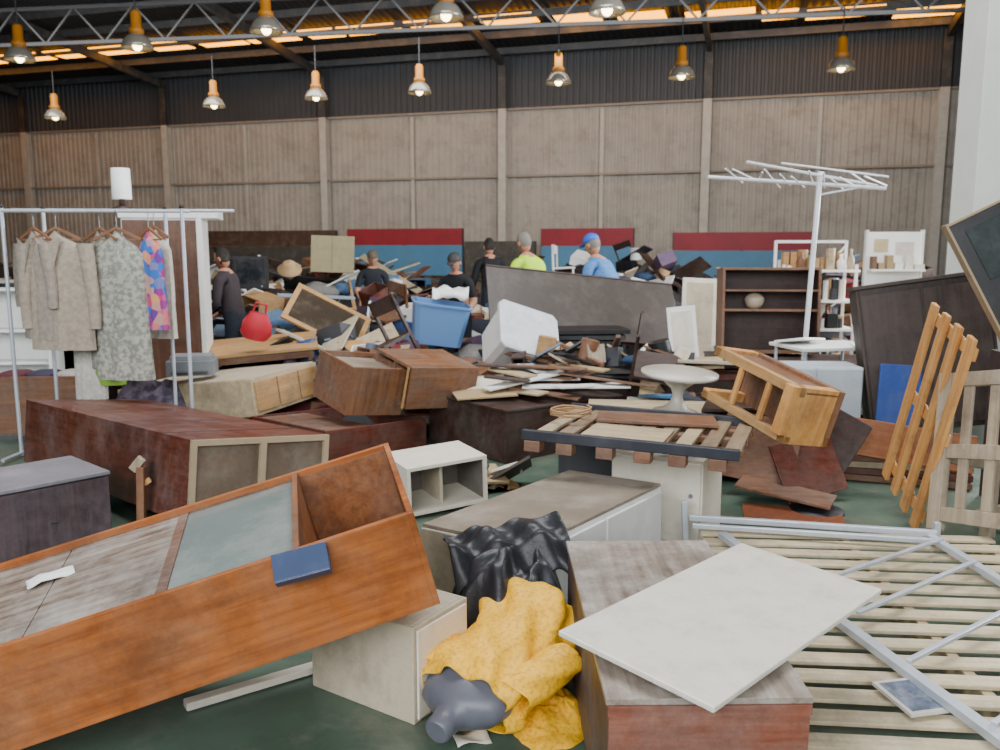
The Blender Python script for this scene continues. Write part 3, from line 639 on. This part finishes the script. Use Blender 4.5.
# --------------------------- people
SKN=plain('#b9836a',.6,.05,da=.02)
def skin(name,verts,edges,roots):
    me=bpy.data.meshes.new(name); me.from_pydata([v[0] for v in verts],edges,[]); o=bpy.data.objects.new(name,me); scene.collection.objects.link(o)
    o.modifiers.new('skin','SKIN'); sd=me.skin_vertices[0].data if me.skin_vertices else None
    if sd is None:
        bpy.context.view_layer.objects.active=o; bpy.ops.mesh.customdata_skin_add(); sd=me.skin_vertices[0].data
    for i,v in enumerate(verts):
        r=v[1]; sd[i].radius=(r,r) if not isinstance(r,tuple) else r; sd[i].use_root=(i in roots)
    s=o.modifiers.new('s','SUBSURF'); s.levels=2; s.render_levels=2
    bpy.context.view_layer.update(); ev=o.evaluated_get(bpy.context.evaluated_depsgraph_get())
    nm=bpy.data.meshes.new_from_object(ev); o.modifiers.clear(); o.data=nm; return o
def seg(p,a,b):
    a=Vector(a);b=Vector(b);d=b-a;t=max(0,min(1,(p-a).dot(d)/max(d.length_squared,1e-9))); return (p-(a+d*t)).length
def person(name,loc,yaw,shirt,pants,lean=.12,s=1.,hair=None,cap=None,sleeve='short',hpitch=-20,vest=None,headturn=0,reach=.2):
    root=bpy.data.objects.new(name,None); scene.collection.objects.link(root)
    l=lean; dz=-l*.25
    V=[((0,0,.95),(.15,.12)),((0,l*.35,1.12),(.15,.12)),((0,l*.75,1.3+dz*.5),(.18,.13)),((0,l,1.45+dz),(.11,.08)),((0,l*1.25,1.56+dz),.052),
       ((-.19,l,1.41+dz),.072),((-.26,l+.0,1.13+dz),.05),((-.21,l+reach,.98+dz),.03),
       ((.19,l,1.41+dz),.072),((.26,l+.02,1.13+dz),.05),((.2,l+reach+.03,1.0+dz),.03),
       ((-.1,0,.88),.09),((-.11,.03,.5),.062),((-.12,-.01,.1),.042),((-.13,.13,.045),.042),
       ((.1,0,.88),.09),((.11,.05,.5),.062),((.12,-.0,.1),.042),((.13,.14,.045),.042)]
    E=[(0,1),(1,2),(2,3),(3,4),(3,5),(5,6),(6,7),(3,8),(8,9),(9,10),(0,11),(11,12),(12,13),(13,14),(0,15),(15,16),(16,17),(17,18)]
    o=skin('body',V,E,[0]); o.parent=root
    me=o.data; me.materials.clear(); 
    for m in(SKN,shirt,pants,BLACK,vest or shirt): me.materials.append(m)
    for p in me.polygons:
        p.use_smooth=True; c=p.center
        best=min(range(len(E)),key=lambda k:seg(c,V[E[k][0]][0],V[E[k][1]][0])-.04)
        e=E[best]
        if e==(3,4): i=0 if c.z>1.5+dz else 1
        elif e in((5,6),(8,9)): i=1 if(sleeve=='long' or c.z>1.2+dz) else 0
        elif e in((6,7),(9,10)): i=1 if sleeve=='long' else 0
        elif e in((13,14),(17,18)): i=3
        elif e in((0,11),(11,12),(12,13),(0,15),(15,16),(16,17)): i=2
        else: i=(4 if c.z>.98 else 2)
        if c.z<.93 and i in(1,4): i=2
        p.material_index=i
    for sx,w in((-1,V[7][0]),(1,V[10][0])):
        w=Vector(w); d=Vector((0,.8,-.6)); up=Vector((0,.6,.8)); side=Vector((1,0,0))
        HV=[(w,.022),(w+d*.05,(.036,.018)),(w+d*.085,(.038,.015))];HE=[(0,1),(1,2)];rt=[0]
        for k,(off,ln) in enumerate(((-.03,.065),(-.01,.078),(.01,.074),(.028,.056))):
            st=len(HV); p=w+d*.075+side*off
            HV+=[(p,.0085),(p+d*ln*.5-up*.01,.008),(p+d*ln*.85-up*.03,.0065)]; HE+=[(st,st+1),(st+1,st+2)]; rt.append(st)
        st=len(HV); p=w+d*.03-side*sx*.025; HV+=[(p,.011),(p-side*sx*.03+d*.025,.0095),(p-side*sx*.035+d*.05-up*.01,.008)]; HE+=[(st,st+1),(st+1,st+2)]; rt.append(st)
        h=skin('hand_left' if sx<0 else 'hand_right',HV,HE,rt); h.data.materials.clear(); h.data.materials.append(SKN); h.parent=root
        for p in h.data.polygons: p.use_smooth=True
    b=MB('head'); M=Euler((R(hpitch),0,R(headturn))).to_matrix().to_4x4(); c=Vector((0,l*1.25+.02,1.66+dz))
    def hf(u,v):
        v=v.copy()
        if u.y>0:
            v.y*=.92
            if u.z<0: v.x*=1-.25*(-u.z)
            n=math.exp(-((u.x/.16)**2+((u.z+.12)/.22)**2)); v.y+=.022*n
            n=math.exp(-(((abs(u.x)-.38)/.14)**2+((u.z-.05)/.12)**2)); v.y-=.008*n
            n=math.exp(-((u.x/.3)**2+((u.z+.5)/.06)**2)); v.y-=.004*n
            n=math.exp(-((u.x/.25)**2+((u.z+.8)/.15)**2)); v.y+=.012*n
        return v
    b.sph(c,(.076,.096,.122),SKN,28,20,M,hf)
    for sx in(-1,1):
        b.sph(c+M@Vector((sx*.077,-.005,-.01)),(.012,.02,.032),SKN,10,7,M)
        b.sph(c+M@Vector((sx*.03,.079,.008)),(.011,.008,.008),WHITE,8,6,M); b.sph(c+M@Vector((sx*.03,.085,.008)),(.005,.004,.005),BLACK,8,6,M)
    b.sph(c+M@Vector((0,.083,-.062)),(.022,.006,.005),plain('#8a4a40',.6),8,5,M)
    if hair: b.sph(c+M@Vector((0,-.014,.018)),(.083,.096,.117),hair,20,12,M,lambda u,v: v*(1 if (u.y<.35 or u.z>.62) else .8)*(1+.04*noise.noise(u*6)))
    if cap:
        b.sph(c+M@Vector((0,-.008,.045)),(.09,.106,.095),cap,20,12,M,lambda u,v: Vector((v.x,v.y,max(v.z,-.012))))
        b.sph(c+M@Vector((0,.1,.042)),(.065,.07,.008),cap,14,6,M)
    b.done(parent=root,bev=0)
    root.location=loc; root.rotation_euler=(0,0,R(yaw)); root.scale=(s,)*3
    return root
DKC=fabric('#131418'); JN=fabric('#1f2733')
GH=plain('#7a726a',.8); BH=plain('#1c1512',.8)
HV=plain('#c4f02c',.7,.06,da=.02)
person('man_in_blue_shirt',(1.47,10.5,0),48,fabric('#5586c0'),JN,.3,1.08,GH,plain('#2a62c8',.6,da=.03),'short',-25,reach=.25)
person('man_in_hi_vis_vest',(.54,10.9,0),38,HV,JN,.26,1.09,GH,None,'short',-20,HV)
person('woman_in_black_shirt',(-.50,10.6,0),160,DKC,JN,.12,.92,BH,plain('#2b2a2a',.7),'short',-25)
person('man_in_dark_jacket',(-.12,13.3,.0),20,DKC,JN,.1,1.04,BH,None,'long',-10)
person('man_in_cap',(-1.95,13.1,0),190,fabric('#20252c'),JN,.1,.93,GH,plain('#5a4e3a',.7),'short',-15)
person('man_in_grey_shirt',(-3.02,9.7,0),80,fabric('#3a3034'),JN,.1,.95,BH,None,'long',-20)
# --------------------------- lights
def area(name,loc,target,sx,sy,p,col):
    l=bpy.data.lights.new(name,'AREA'); l.shape='RECTANGLE'; l.size=sx; l.size_y=sy; l.energy=p; l.color=col
    o=bpy.data.objects.new(name,l); scene.collection.objects.link(o); o.location=loc
    o.rotation_euler=(Vector(target)-Vector(loc)).to_track_quat('-Z','Y').to_euler(); return o
area('entrance_daylight',(-2,-5,4.6),(0,7,.5),12,4,1600,(.92,.96,1))
area('roller_door_daylight',(9.0,9.8,3.4),(3,8.6,1.0),5,4,1700,(.96,.98,1))
area('roof_skylight',(0,6.0,8.4),(0,6.3,0),8,4,1150,(.96,.98,1))
area('rear_wall_fill',(-2,18.8,6.3),(-1,25.6,3.2),22,2,750,(1,.97,.92))  # added fill light hung below the roof, brightens the back wall
w=bpy.data.worlds.new('world'); scene.world=w; w.use_nodes=True
bg=w.node_tree.nodes['Background']; bg.inputs[0].default_value=(.68,.76,.88,1); bg.inputs[1].default_value=.35
# --------------------------- camera
cam=bpy.data.cameras.new('camera'); co=bpy.data.objects.new('camera',cam); scene.collection.objects.link(co)
cam.sensor_width=36; cam.lens=30.6; co.location=(0,0,1.65); co.rotation_euler=(math.pi/2-math.atan(125/850),0,0)
cam.clip_end=200; cam.dof.use_dof=True; cam.dof.focus_distance=3.2; cam.dof.aperture_fstop=4.0
scene.camera=co
